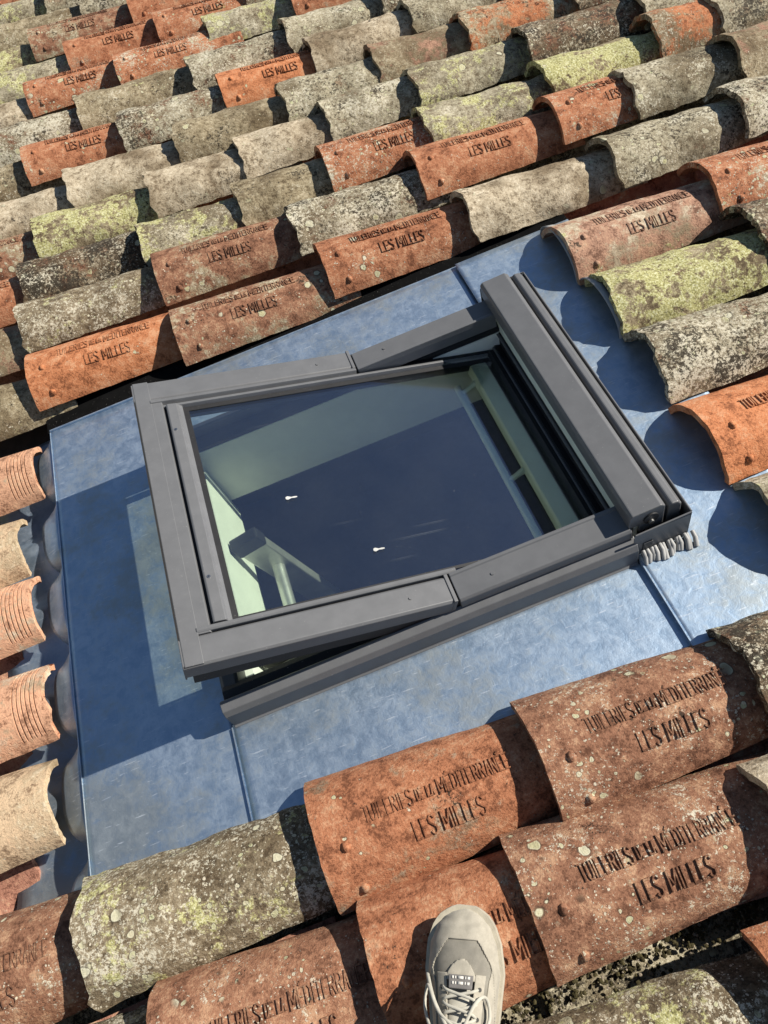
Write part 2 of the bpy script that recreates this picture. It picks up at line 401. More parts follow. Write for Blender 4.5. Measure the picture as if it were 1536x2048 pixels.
for (x, s, sd) in ((.043, -.028, 1), (.050, -.098, 2)):
    nb = MB(); vs = []; fs = []; nr, ns = 5, 12
    for i in range(nr):
        rr = .0085 * (1 - i / (nr - .2)) ** .6
        for j in range(ns):
            a = 2 * math.pi * j / ns; w_ = 1 + .3 * noise.noise(Vector((math.cos(a) * 1.5, math.sin(a) * 1.5, sd * 3 + i)))
            vs.append(on_tile(x + rr * w_ * math.cos(a), s + rr * w_ * math.sin(a) * 1.15, -.002 + .0075 * (i / (nr - 1)) ** .7))
    for i in range(nr - 1):
        for j in range(ns): fs.append((i * ns + j, i * ns + (j + 1) % ns, (i + 1) * ns + (j + 1) % ns, (i + 1) * ns + j))
    fs.append(tuple(range((nr - 1) * ns, nr * ns)))
    nb.add(vs, fs); me = nb.mesh('nib', 60); me.materials.append(M_TILE); ME_N.append(me)

# ---- looks: clay colour, patina amount and colour, lichen crust, round spots, soot
ORANGE, RED, BROWN, TANC, PINK = (.47, .18, .078), (.35, .142, .070), (.26, .125, .072), (.36, .26, .165), (.42, .24, .16)
PT1, PT2, PT3, PT4 = (.37, .315, .205), (.43, .395, .285), (.25, .205, .135), (.58, .50, .37)
LOOK = {
 'PF': (ORANGE, .20, (.34, .20, .11), .03, .14, .16), 'P': (RED, .22, PT1, .08, .35, .22), 'PL': (RED, .30, PT2, .34, .55, .25),
 'PB': (BROWN, .40, PT1, .16, .40, .34), 'PN': (RED, .30, (.20, .125, .075), .06, .26, .22), 'PS': (BROWN, .25, PT3, .26, .48, .24), 'PG': (PINK, .45, PT4, .40, .25, .22),
 'G': (TANC, .75, PT2, .36, .60, .46), 'K': (BROWN, .62, PT3, .16, .58, .60), 'W': (BROWN, .68, PT2, .20, .74, .52),
 'T': (TANC, .80, PT4, .14, .34, .28), 'TG': (TANC, .85, PT1, .30, .42, .36), 'B': (PINK, .55, PT1, .06, .35, .30), 'O': (ORANGE, .50, PT1, .16, .42, .45),
 'L': (TANC, .75, PT2, .64, .50, .32), 'LY': (TANC, .80, PT1, .74, .36, .26), 'LN': (TANC, .90, PT3, .50, .66, .26),
 'C': (PINK, .25, PT3, .04, .2, .25), 'CP': ((.36, .17, .115), .3, PT4, .02, .10, .10), 'CG': (TANC, .9, PT2, .2, .4, .55),
 'GR': ((.56, .31, .19), .35, (.66, .54, .40), .02, .05, .08), 'GT': ((.52, .38, .24), .5, (.60, .48, .32), .10, .08, .04)}
SEED = [0.0]
def dress(o, look):
    clay, pat, patc, lich, spots, soot = LOOK[look]
    j = lambda v, a: max(0, v + random.uniform(-a, a))
    f = random.uniform(.88, 1.12)
    o['clay'] = [x * f for x in clay]; o['pat'] = j(pat, .06); o['patc'] = list(patc); o['lich'] = j(lich, .05); o['spots'] = j(spots, .06); o['soot'] = j(soot, .05)
    SEED[0] += 1.0; o['seed'] = SEED[0] * .37
def copy_dress(a, b):
    for k in ('clay', 'pat', 'patc', 'lich', 'spots', 'soot', 'seed'): b[k] = a[k]
    return b

def cover(x, y, look, z=.022, course=.39, wd=.210, mesh=None, yaw=0.0, jit=1.0, drop=.032):
    """x, y: lower near corner of the tile in roof axes"""
    printed = look[0] == 'P'
    me = mesh or (random.choice(ME_P) if printed else random.choice(ME_O))
    o = bpy.data.objects.new('tile', me)
    a = math.atan2(drop, .39)
    rot = Euler((R(random.uniform(-1.6, 1.6)) * jit, a + R(random.uniform(-.4, .4)) * jit, R(yaw + random.uniform(-.9, .9) * jit)), 'XYZ').to_matrix().to_4x4()
    zz = z + random.uniform(-.003, .004) * jit
    f = 1 - z / 1.3      # x, y were read on the plane z = 0; the corner itself is z higher
    link(o, ROOF, ROFF @ Matrix.Translation((x * f, y * f + wd / 2, zz)) @ rot)
    dress(o, look)
    if printed:
        c = bpy.data.objects.new('lettering', ME_T); link(c, o); copy_dress(o, c); c['clay'] = [x * .72 for x in o['clay']]; c['pat'] = o['pat'] * .7
        for k_, me_n in enumerate(ME_N):
            c = bpy.data.objects.new('nib', me_n); link(c, o); copy_dress(o, c)
    return o

# each row: (default near edge y, [(x, y or None, look), ...]) from down the slope upwards
ROWS = [
 (1.555, [(-1.11, 1.555, 'TG'), (-.711, 1.579, 'PF'), (-.319, 1.536, 'PB'), (.093, 1.562, 'P'), (.481, 1.555, 'T'), (.869, 1.542, 'G'), (1.219, 1.541, 'W'), (1.60, 1.55, 'G')]),
 (1.79, [(-1.12, 1.80, 'B'), (-.729, 1.814, 'LN'), (-.331, 1.797, 'PB'), (.062, 1.777, 'W'), (.434, 1.80, 'P'), (.835, 1.794, 'PL'), (1.046, 1.777, 'G'), (1.338, 1.753, 'B'), (1.72, 1.76, 'G')]),
 (1.98, [(-1.09, 2.0, 'PN'), (-.718, 2.011, 'K'), (-.354, 1.963, 'L'), (-.053, 1.977, 'TG'), (.216, 1.98, 'PL'), (.523, 1.978, 'L'), (.894, 1.981, 'LY'), (1.234, 1.984, 'O'), (1.418, 1.974, 'G'), (1.78, 1.98, 'T')]),
 (2.20, [(-1.05, 2.21, 'PB'), (-.663, 2.205, 'LY'), (-.295, 2.202, 'T'), (.001, 2.218, 'T'), (.287, 2.231, 'G'), (.57, 2.21, 'L'), (.924, 2.183, 'K'), (1.276, 2.16, 'G'), (1.64, 2.17, 'T')]),
 (2.41, [(-.93, 2.41, 'T'), (-.544, 2.407, 'T'), (-.168, 2.414, 'TG'), (.193, 2.41, 'G'), (.513, 2.433, 'B'), (.813, 2.409, 'O'), (1.17, 2.40, 'K'), (1.52, 2.40, 'G')]),
 (2.63, [(-1.04, 2.64, 'TG'), (-.675, 2.652, 'P'), (-.333, 2.623, 'W'), (.026, 2.628, 'PF'), (.351, 2.635, 'T'), (.706, 2.642, 'G'), (1.07, 2.63, 'G'), (1.44, 2.62, 'B')]),
 (2.85, [(-.86, 2.86, 'W'), (-.465, 2.87, 'TG'), (-.047, 2.834, 'W'), (.308, 2.829, 'G'), (.66, 2.84, 'W'), (1.02, 2.84, 'T')]),
 (3.08, [(-1.0, 3.10, 'T'), (-.645, 3.124, 'PL'), (-.296, 3.059, 'PL'), (.066, 3.098, 'L'), (.388, 3.059, 'PN'), (.74, 3.06, 'G'), (1.1, 3.06, 'T')]),
 (3.30, [(-.83, 3.32, 'L'), (-.469, 3.321, 'PN'), (-.108, 3.275, 'PL'), (.25, 3.28, 'W'), (.62, 3.28, 'PN')]),
 (3.53, [(-.98, 3.55, 'LY'), (-.604, 3.558, 'PB'), (-.185, 3.509, 'PN'), (.19, 3.51, 'L'), (.55, 3.51, 'T')]),
 (3.75, [(-.76, 3.75, 'TG'), (-.376, 3.746, 'G'), (0.0, 3.74, 'PL'), (.37, 3.74, 'G')]),
 (3.97, [(-.90, 3.97, 'L'), (-.53, 3.96, 'G'), (-.15, 3.96, 'PN'), (.22, 3.96, 'W')]),
 (4.19, [(-.78, 4.19, 'PN'), (-.41, 4.19, 'L'), (-.03, 4.18, 'T')]),
 (4.41, [(-.92, 4.41, 'G'), (-.55, 4.41, 'PN'), (-.17, 4.41, 'G')]),
 # tiles coming down on to the flashing from above
 (1.285, [(.629, 1.285, 'PG'), (1.007, 1.31, 'PL'), (1.39, 1.30, 'G')]),
 (1.077, [(.639, 1.077, 'LY'), (1.0, 1.11, 'K'), (1.38, 1.10, 'G')]),
 (.874, [(.631, .874, 'W'), (1.03, .875, 'G')]),
 (.659, [(.621, .659, 'PF'), (1.01, .665, 'T')]),
 (.45, [(.635, .45, 'G'), (1.02, .45, 'K')]),
 # near rows, under the photographer
 (.22, [(-1.09, .222, 'PS'), (-.697, .219, 'LN'), (-.295, .221, 'PN'), (.080, .217, 'PS'), (.435, .205, 'K'), (.82, .21, 'T')]),
 (.03, [(-.99, .02, 'G'), (-.60, .02, 'PS'), (-.262, .022, 'PN'), (-.022, .03, 'PS'), (.36, .0, 'T'), (.74, .0, 'G')]),
 (-.17, [(-.88, -.205, 'PB'), (-.5, -.205, 'T'), (-.12, -.202, 'LN'), (.245, -.205, 'P'), (.61, -.205, 'G')]),
 (-.38, [(-1.05, -.43, 'G'), (-.67, -.43, 'T'), (-.3, -.43, 'T'), (.08, -.43, 'W'), (.46, -.43, 'G')]),
]
for y0, row in ROWS:
    for i, (x, y, look) in enumerate(row):
        cover(x, y, look, z=.024 if .4 < y0 < 1.3 else .022)
# tiles below the window: their grooved upper ends show past the metal apron
LEFT = [(-.725, 1.31, 'GR', 0), (-.775, 1.105, 'GT', None), (-.752, .925, 'GR', 0), (-.736, .703, 'GR', 1), (-.742, .498, 'GT', None)]
for x, y, look, gi in LEFT:
    me = ME_G[gi] if gi is not None else ME_P[1]
    cover(x - .47, y - .018, look, z=-.008, mesh=me, jit=.5, drop=.018)
# channel tiles between the rows of covers
rows_y = [-.38, -.175, .025, .22]
def channels(yc, xs, look):
    for x in xs:
        o = bpy.data.objects.new('channel_tile', random.choice(ME_C))
        rot = Euler((R(random.uniform(-1.5, 1.5)), .045, R(random.uniform(-.7, .7)))).to_matrix().to_4x4()
        link(o, ROOF, ROFF @ Matrix.Translation((x, yc, -.020 + random.uniform(-.004, .002))) @ rot)
        dress(o, random.choice(look) if isinstance(look, tuple) else look)
def xs_range(a, b):
    s = random.uniform(0, .3); r_ = []
    x = a - s
    while x < b: r_.append(x); x += .385
    return r_
ALLY = [-.205, .22, 1.555, 1.795, 1.985, 2.205, 2.415, 2.635, 2.85, 3.085, 3.3, 3.53, 3.75, 3.97, 4.19, 4.41]
for yy in ALLY:
    if yy == -.205: channels(-.41, xs_range(-.9, .6), ('CG', 'C'))
    hi = min(1.75, 1.606 + (2.07 - yy) * 1.035 + .3) if yy > 2.07 else (1.75 if yy > 1 else .9)
    if yy == 1.555: channels(yy - .008, xs_range(.62, 1.6), ('C', 'CP'))
    else: channels(yy - .008, xs_range(-1.1, hi), ('C', 'CG') if yy > 1 else ('CG', 'CG', 'C'))
for yy in (1.30, 1.08, .875, .66, .44):
    channels(yy - .008, [.66, 1.04, 1.42], ('C', 'CG', 'CG'))
    channels(yy - .004, [-1.30], 'CP')

for x in (-.78, -.39, .0, .39):
    channels(.131, [x], 'CP')
channels(.004, [-.42, -.04, .34], 'CG')

# moss and grit lying in the gutters between the near rows
def clumps(name, mat, n, fn, smin, smax, parent, lobes=5, flat=.6):
    mb = MB()
    for _ in range(n):
        c = fn(); s = random.uniform(smin, smax)
        bm = bmesh.new(); bmesh.ops.create_icosphere(bm, subdivisions=1, radius=1)
        off = Vector((random.random() * 50, random.random() * 50, 0))
        vs = [Vector((v.co.x, v.co.y, v.co.z * flat)) * s * (1 + .55 * noise.noise(v.co * 1.7 + off)) + Vector(c) for v in bm.verts]
        mb.add(vs, [[v.index for v in f.verts] for f in bm.faces]); bm.free()
    o = mb.build(name, mat, parent, ROFF); o['kind'] = 'stuff'; return o
M_MOSS = paint('dry_moss', (.050, .042, .020), .95, .5, .1, 0, 60)
M_GRIT = paint('roof_grit', (.24, .20, .15), .95, .4, .1, 0, 60)
def in_channel(yc, x0, x1, spread=.035):
    def f():
        y = random.gauss(0, spread * .6); y = max(-.07, min(.07, y)); x = random.uniform(x0, x1)
        return (x, yc + y, -.078 + y * y * 7 + random.uniform(0, .012))
    return f
clumps('moss', M_MOSS, 700, in_channel(.035, -.1, .45, .03), .0008, .0042, ROOF)
clumps('moss', M_MOSS, 260, in_channel(.20, -.65, .45), .002, .007, ROOF)
clumps('moss', M_MOSS, 200, in_channel(-.19, -.2, .35), .002, .008, ROOF)
clumps('grit', M_GRIT, 260, in_channel(.0, -.2, .45, .06), .0008, .0028, ROOF)
clumps('grit', M_GRIT, 240, in_channel(.865, .62, 1.1), .0015, .005, ROOF)
clumps('moss', M_MOSS, 160, in_channel(1.065, .64, 1.0), .002, .007, ROOF)

# ================================================================ the metal flashing
FL = empty('metal_flashing', (0, 0, 0)); tag(FL, 'dull blue-grey zinc flashing sheets laid around the open roof window', 'flashing')
TH = .0012
def sheet(name, x0, x1, y0, y1, z, amp=.0012, nx=24, ny=40, seed=0, edge=None):
    vs = []; fs = []
    for i in range(nx + 1):
        for j in range(ny + 1):
            x = x0 + (x1 - x0) * i / nx; y = y0 + (y1 - y0) * j / ny
            zz = z + amp * noise.noise(Vector((x * 5 + seed, y * 5, seed)))
            if edge: zz = edge(x, y, zz)
            vs.append((x, y, zz))
    W = ny + 1
    for i in range(nx):
        for j in range(ny): a = i * W + j; fs.append((a, a + W, a + W + 1, a + 1))
    mb = MB(); mb.add(vs, fs); o = mb.build(name, M_ZINC, FL, smooth=40)
    sm = o.modifiers.new('thick', 'SOLIDIFY'); sm.thickness = TH; sm.offset = 1; return o
FY1 = 1.497
sheet('sheet', -.692, -.392, .29, FY1, 0.0, seed=1)
sheet('sheet', -.396, .405, .29, .582, .004, seed=2, nx=50, ny=24)
sheet('sheet', -.396, .405, 1.276, FY1, .004, seed=3, nx=50, ny=14)
sheet('sheet', .398, .70, .29, FY1, .013, seed=4, nx=30, ny=60)
MB().box(.398, .4005, .29, .578, -.003, .0145).build('seam_edge', M_ZINC, FL)
MB().box(-.3985, -.396, .29, .578, -.003, .0054).build('seam_edge', M_ZINC, FL)
# far upstand with an added black strip painting in the shade under the tiles
MB().box(-.69, .70, FY1 - .001, FY1 + .003, -.05, .006).build('upstand', M_ZINC, FL, bevel=.0008)
MB().box(-.70, .71, FY1 + .003, FY1 + .085, -.06, -.004).build('gap_shade_strip', M_GAP_SHADE, FL)
# folded edge at the foot and the awnings bent over each tile end
MB().box(-.6925, -.690, .29, FY1, -.012, .0016).build('folded_edge', M_ZINC, FL, bevel=.0012)
ROWC = [1.40, 1.19, 1.005, .79, .585, .375]
for ci, yc in enumerate(ROWC):
    vs = []; fs = []; nv, nu = 20, 6
    hw = .098
    for i in range(nu + 1):
        for j in range(nv + 1):
            t = j / nv * 2 - 1
            ext = .047 * max(0, 1 - abs(t) ** 3) ** .5 + .003; q = i / nu
            zz = -.002 - .050 * abs(t) ** 4.0 * q - .018 * q
            vs.append((-.693 - ext * q, yc + t * hw, zz))
    W = nv + 1
    for i in range(nu):
        for j in range(nv): a = i * W + j; fs.append((a, a + 1, a + W + 1, a + W))
    mb = MB(); mb.add(vs, fs); o = mb.build('apron_lobe', M_ZINC, FL, smooth=60)
    sm = o.modifiers.new('thick', 'SOLIDIFY'); sm.thickness = .0012
# corrugated metal apron in the channels below
vs = []; fs = []; ny, nx = 150, 6
for i in range(nx + 1):
    for j in range(ny + 1):
        y = .30 + (1.55 - .30) * j / ny; x = -.88 + (.20) * i / nx
        k0 = min(ROWC + [1.61], key=lambda c: abs(c - y)); d = (y - k0) / .10
        zz = -.078 + .048 * math.exp(-(d / .50) ** 2) - .012 * (1 - i / nx)
        vs.append((x, y, zz))
W = ny + 1
for i in range(nx):
    for j in range(ny): a = i * W + j; fs.append((a, a + W, a + W + 1, a + 1))
mb = MB(); mb.add(vs, fs); o = mb.build('corrugated_apron', M_ZINC, FL, smooth=60)
sm = o.modifiers.new('thick', 'SOLIDIFY'); sm.thickness = .001
# wavy pale strip bent up under the first tiles above the window
vs = []; fs = []; ny = 60
for i in range(3):
    for j in range(ny + 1):
        y = 1.06 + (1.50 - 1.06) * j / ny
        d = min(abs(y - 1.175), abs(y - 1.385)) / .1
        zz = .012 + .062 * max(0, 1 - d * d) ** .5
        vs.append((.620 + .012 * i, y, zz - .003 * i))
for i in range(2):
    for j in range(ny): a = i * (ny + 1) + j; fs.append((a, a + 1, a + ny + 2, a + ny + 1))
mb = MB(); mb.add(vs, fs); o = mb.build('wavy_strip', M_LEAD, FL, smooth=60)
sm = o.modifiers.new('thick', 'SOLIDIFY'); sm.thickness = .002

# ================================================================ the roof window
WIN = empty('skylight', (0, 0, 0))
tag(WIN, 'dark grey centre-pivot roof window tilted open in the tiled roof', 'window')
YN, YF = .579, 1.279          # outer faces of the frame
XB, XP, XH, XG = -.392, .064, .386, .497
def mir(prof): return [(YN + YF - y, z) for y, z in prof]
# lower cladding along both sides
lowp = [(YN - .004, -.02), (YN - .004, .006), (YN, .008), (YN + .001, .048), (YN + .007, .060), (YN + .024, .066), (YN + .028, .062), (YN + .028, -.02)]
for pf in (lowp, mir(lowp)):
    MB().prism(pf, XB, XH + .01, 'x').build('side_cladding', M_GREY, WIN, bevel=.0012)
# inner frame: black gasket channel and white lining
innp = [(YN + .030, -.10), (YN + .030, .044), (YN + .050, .050), (YN + .064, .040), (YN + .064, -.10)]
for pf in (innp, mir(innp)):
    MB().prism(pf, XB + .004, XH + .07, 'x').build('frame_jamb', M_RUB, WIN, bevel=.001)
MB().prism([(XB - .002, -.02), (XB - .002, .030), (XB + .006, .040), (XB + .030, .044), (XB + .034, .036), (XB + .034, -.10), (XB, -.10)], YN + .03, YF - .03, 'y').build('frame_sill', M_DARKM, WIN, bevel=.001)
MB().prism([(XH + .013, -.10), (XH + .013, .093), (XH + .060, .093), (XH + .075, -.10)], YN + .03, YF - .03, 'y').build('frame_head', M_SASHIN, WIN, bevel=.001)
MB().box(XH + .009, XH + .0128, YN + .066, YF - .066, -.07, .030).build('head_gasket', M_RUB, WIN)
# white lining boards
LZ = -.165
MB().box(XB + .035, XH + .03, YF - .066, YF - .050, LZ, .030).build('lining_board', M_WHITE, WIN)
MB().box(XB + .035, XH + .03, YN + .050, YN + .066, LZ, .030).build('lining_board', M_WHITE, WIN)
MB().prism([(XB + .034, -.02), (XB + .050, -.02), (XB + .062, -.215), (XB + .030, -.215)], YN + .066, YF - .066, 'y').build('lining_board', M_WHITE, WIN)
MB().box(XH + .004, XH + .018, YN + .066, YF - .066, LZ - .02, -.071).build('lining_board', M_WHITE, WIN)
# upper covers above the pivot
upp = [(YN + .018, .069), (YN + .018, .090), (YN + .022, .095), (YN + .068, .095), (YN + .070, .098), (YN + .076, .098), (YN + .077, .085), (YN + .077, .060), (YN + .03, .060)]
for pf in (upp, mir(upp)):
    MB().prism(pf, XP + .004, XH + .004, 'x').build('side_cover', M_GREY, WIN, bevel=.0015)
for yy in (YN + .044, YF - .044):
    MB().tube([(XP + .075, yy, .093), (XP + .075, yy, .0965)], .0032, 10).build('rivet', M_GREY, WIN, smooth=40)
# hood
HY0, HY1 = YN + .024, YF - .006
MB().prism([(XH, .094), (XH, .126), (XH + .005, .132), (XH + .058, .134), (XH + .066, .127), (XH + .066, .070), (XH + .02, .070), (XH + .02, .094)], HY0, HY1, 'y').build('hood', M_GREY, WIN, bevel=.002)
MB().prism([(XH + .074, .060), (XH + .074, .116), (XH + .080, .121), (XH + .092, .119), (XH + .099, .108), (XH + .100, .060)], HY0 + .002, HY1, 'y').build('hood_strip', M_GREY, WIN, bevel=.0025)
MB().box(XH + .02, XH + .098, HY0 + .006, HY1 - .006, .050, .108).build('hood_core', M_DARKM, WIN)
# gutter tray round the hood
gt = MB()
gt.box(XG - .0016, XG, YN + .010, YF + .012, .010, .094).box(XH + .004, XG - .0016, YN + .010, YN + .0118, .004, .088).box(XH + .004, XG - .0016, YF + .010, YF + .0118, .004, .100)
gt.box(XH + .004, XG, YN + .012, YF + .010, .026, .028)
gt.build('gutter_tray', M_GREY, WIN, bevel=.0005)
MB().tube([(XG - .001, YN + .012, .0945), (XG - .001, YF + .012, .0945)], .0022, 8).build('tray_rim', M_GREY, WIN, smooth=50)
MB().tube([(XH + .006, YN + .0105, .0885), (XG - .001, YN + .0105, .0945)], .0018, 8).build('tray_rim', M_GREY, WIN, smooth=50)
MB().tube([(XH + .006, YF + .011, .1005), (XG - .001, YF + .011, .0945)], .0018, 8).build('tray_rim', M_GREY, WIN, smooth=50)
MB().tube([(XH + .040, HY0 + .001, .098), (XH + .040, HY0 - .006, .098)], .0055, 12).build('screw', M_STEEL, WIN, smooth=40)
MB().tube([(XH + .040, HY0 + .003, .106), (XH + .040, HY0 - .0025, .106)], .014, 16).build('screw_recess', M_RUB, WIN, smooth=40)
MB().box(XH + .022, XH + .040, YN + .0075, YN + .0105, .030, .052).build('tray_clip', M_DARKM, WIN, bevel=.001)
# crumpled sealant under the tray
cr = MB()
for i in range(13):
    x = .405 + i * .0078 + .002 * math.sin(i * 3.3)
    cr.tube([(x, YN - .014 + .004 * math.sin(i), .014), (x + .003, YN - .004, .024 + .003 * math.sin(i * 2.1)), (x + .004, YN + .009, .026)], [.0030 + .0018 * abs(math.sin(i * 1.7)), .0046, .004], 8)
cr.build('crumpled_sealant', M_LEAD, WIN, smooth=60)

# ---- the sash: local axes s (up the slope), y, n, turning about the pivot
PHI = R(17.5)
SM = Matrix.Translation((XP, 0, .0945)) @ Matrix.Rotation(PHI, 4, 'Y')
SN, SF = .599, 1.270
SB, ST = -.470, .345
def smir(prof): return [(SN + SF - y, z) for y, z in prof]
core = MB()
core.prism([(SN + .005, -.068), (SN + .005, -.006), (SN + .062, -.010), (SN + .064, -.055), (SN + .055, -.068)], SB + .012, ST, 'x')
core.prism(smir([(SN + .005, -.068), (SN + .005, -.006), (SN + .062, -.010), (SN + .064, -.055), (SN + .055, -.068)]), SB + .012, ST, 'x')
core.prism([(SB + .006, -.068), (SB + .006, -.006), (SB + .088, -.010), (SB + .088, -.055), (SB + .075, -.068)], SN + .065, SF - .065, 'y')
core.prism([(.313, -.066), (.313, -.017), (.318, -.004), (ST, -.004), (ST, -.066)], SN + .065, SF - .065, 'y')
SASH = core.build('sash', M_RUB, WIN, SM, bevel=.001)
SASH['label'] = 'tilted glazed sash with dark grey metal covers'
cvp = [(SN, -.034), (SN, -.004), (SN + .004, 0), (SN + .050, 0), (SN + .054, -.003), (SN + .054, -.012), (SN + .003, -.012), (SN + .003, -.034)]
for pf in (cvp, smir(cvp)):
    MB().prism(pf, SB, -.001, 'x').build('side_cover', M_GREY, SASH, bevel=.0012)
rdg = [(SN + .057, -.010), (SN + .057, .001), (SN + .060, .003), (SN + .066, .003), (SN + .068, -.003), (SN + .071, -.010)]
MB().prism(rdg, SB + .032, .02, 'x').build('glazing_ridge', M_GREY, SASH, bevel=.001)
MB().prism(smir(rdg), SB + .032, .0, 'x').build('glazing_ridge', M_GREY, SASH, bevel=.001)
MB().prism(smir([(SN + .073, -.012), (SN + .073, -.002), (SN + .079, -.002), (SN + .081, -.012)]), SB + .05, .20, 'x').build('glazing_bar', M_GREY, SASH, bevel=.001)
MB().prism([(SB + .002, -.042), (SB + .002, -.005), (SB + .006, .0005), (SB + .054, .0005), (SB + .056, -.004), (SB + .056, -.013), (SB + .005, -.013), (SB + .005, -.042)], SN + .0545, SF - .0545, 'y').build('bottom_cover', M_GREY, SASH, bevel=.0012)
MB().prism([(SB, -.042), (SB, -.0045), (SB + .004, .0012), (SB + .034, .0012), (SB + .034, -.004), (SB + .004, -.004), (SB + .003, -.042)], SN + .001, SF - .001, 'y').build('end_cap', M_GREY, SASH, bevel=.001)
MB().prism([(SB + .061, -.012), (SB + .061, .002), (SB + .064, .004), (SB + .082, .003), (SB + .086, -.002), (SB + .093, -.006), (SB + .093, -.012)], SN + .069, SF - .078, 'y').build('glazing_bar', M_GREY, SASH, bevel=.001)
for yy in (.758, 1.117):
    MB().tube([(SB + .070, yy, .002), (SB + .070, yy, .0046)], .0034, 12).build('screw', M_STEEL, SASH, smooth=40)
    MB().tube([(SB + .070, yy, .004), (SB + .070, yy, .0049)], .0016, 6).build('screw_slot', M_RUB, SASH)
for yy in (SN, SF - .056):
    MB().box(-.006, .001, yy - .0008, yy + .0568, -.03, .0022).build('joint_strip', M_GREY, SASH, bevel=.001)
for yy in (SN + .027, SF - .027):
    MB().tube([(-.078, yy, -.001), (-.078, yy, .0015)], .003, 10).build('rivet', M_GREY, SASH, smooth=40)
MB().box(SB + .070, .316, SN + .060, SF - .060, -.0165, -.0125).build('glass', M_GLASS, SASH)
# black rubber edging printed round the pane
ed = MB()
ed.box(SB + .093, SB + .104, SN + .071, SF - .080, -.0122, -.0112).box(SB + .104, .311, SN + .071, SN + .077, -.0122, -.0112).box(SB + .104, .311, SF - .092, SF - .080, -.0122, -.0112)
ed.build('gasket', M_RUB, SASH)
# pale inner face of the top rail and the handle bar
MB().prism([(.272, -.058), (.274, -.036), (.311, -.030), (.312, -.064), (.282, -.066)], SN + .07, SF - .07, 'y').build('top_rail_lining', M_SASHIN, SASH, bevel=.002)
MB().tube([(.245, SN + .085, -.085), (.245, SF - .085, -.085)], .0085, 12).build('handle_bar', M_SASHIN, SASH, smooth=50)
for yy in (SN + .10, .89, SF - .11):
    MB().tube([(.245, yy, -.085), (.260, yy, -.070), (.276, yy, -.055)], [.007, .006, .008], 10).build('bar_bracket', M_SASHIN, SASH, smooth=50)
MB().box(ST - .012, ST + .002, SN + .02, SF - .02, -.010, .002).build('top_seal', M_RUB, SASH, bevel=.001)
MB().box(.328, .3312, SN + .06, SF - .06, -.0045, .001).build('seal_lip', M_GREY, SASH)
# dried droppings on the glass
M_DROP = paint('dried_dropping', (.46, .46, .43), .9, .2)
def dropping(s0, y0, ds, dy):
    mb = MB(); pts = [Vector((s0 + ds * t, y0 + dy * t, -.0120)) for t in (0, .18, .36, .5, .75, 1)]
    mb.tube(pts, [.0025, .0042, .0025, .0012, .0020, .0012], 8, flat=.18)
    mb.build('dried_dropping', M_DROP, SASH, smooth=60)
dropping(-.230, .905, .022, -.001); dropping(-.105, .748, .021, -.001); 
dropping(-.378, .80, .006, -.002)

# ================================================================ ladder standing inside
LAD = empty('ladder', (.46, .84, -2.298))
tag(LAD, 'aluminium ladder with dark capped ends leaning inside the window opening', 'ladder')
LO = Matrix.Translation((-.46, -.84, 2.298))
def lad_pt(t, y): return Vector((-.300 + t * .245, y, -.055 - t * .97))      # t metres down the stile
ld = Vector((.245, 0, -.97)).normalized(); ln = Vector((.97, 0, .245)).normalized()
TL = 2.243 / .97
for yy in (1.0, .72):
    mb = MB(); c0, c1 = lad_pt(0, yy), lad_pt(TL, yy); vs = []
    for c in (c0, c1):
        for a, b in ((-.032, -.0125), (.032, -.0125), (.032, .0125), (-.032, .0125)): vs.append(c + ln * a + Vector((0, b, 0)))
    mb.add(vs, [(0, 1, 2, 3), (7, 6, 5, 4), (0, 4, 5, 1), (1, 5, 6, 2), (2, 6, 7, 3), (3, 7, 4, 0)])
    mb.build('stile', M_ALU, LAD, LO, bevel=.003)
    mb = MB(); vs = []
    for c in (lad_pt(-.012, yy), lad_pt(.030, yy)):
        for a, b in ((-.035, -.0150), (.035, -.0150), (.035, .0150), (-.035, .0150)): vs.append(c + ln * a + Vector((0, b, 0)))
    mb.add(vs, [(0, 1, 2, 3), (7, 6, 5, 4), (0, 4, 5, 1), (1, 5, 6, 2), (2, 6, 7, 3), (3, 7, 4, 0)])
    mb.build('end_cap', M_RUB, LAD, LO, bevel=.004)
for i in range(8):
    p = lad_pt(.13 + i * .28, 0)
    MB().tube([(p.x, .728, p.z), (p.x, .992, p.z)], .015, 14).build('rung', M_ALU, LAD, LO, smooth=50)

# ================================================================ the shoe
# local axes: l towards the toe, w to the right of the wearer, h up; sole rests on two tile crests
SD = Vector((.40, .917, 0)).normalized(); SWD = Vector((SD.y, -SD.x, 0))
TOE = Vector((-.097, .150, .082))
SHO = TOE - SD * .29
SHM = Matrix(((SD.x, SWD.x, 0, 0), (SD.y, SWD.y, 0, 0), (0, 0, 1, 0), (0, 0, 0, 1)))
SHOE = bpy.data.objects.new('shoe', None); SHOE.empty_display_size = .1
link(SHOE, None, T @ Matrix.Translation(SHO) @ SHM)
tag(SHOE, 'beige suede lace-up trainer stepping on a red roof tile', 'shoe')
def lerp_tab(tab, x):
    for (a, va), (b, vb) in zip(tab, tab[1:]):
        if x <= b:
            t = (x - a) / (b - a); t = t * t * (3 - 2 * t) * .5 + t * .5
            return tuple(p + (q - p) * t for p, q in zip(va, vb)) if isinstance(va, tuple) else va + (vb - va) * t
    return tab[-1][1]
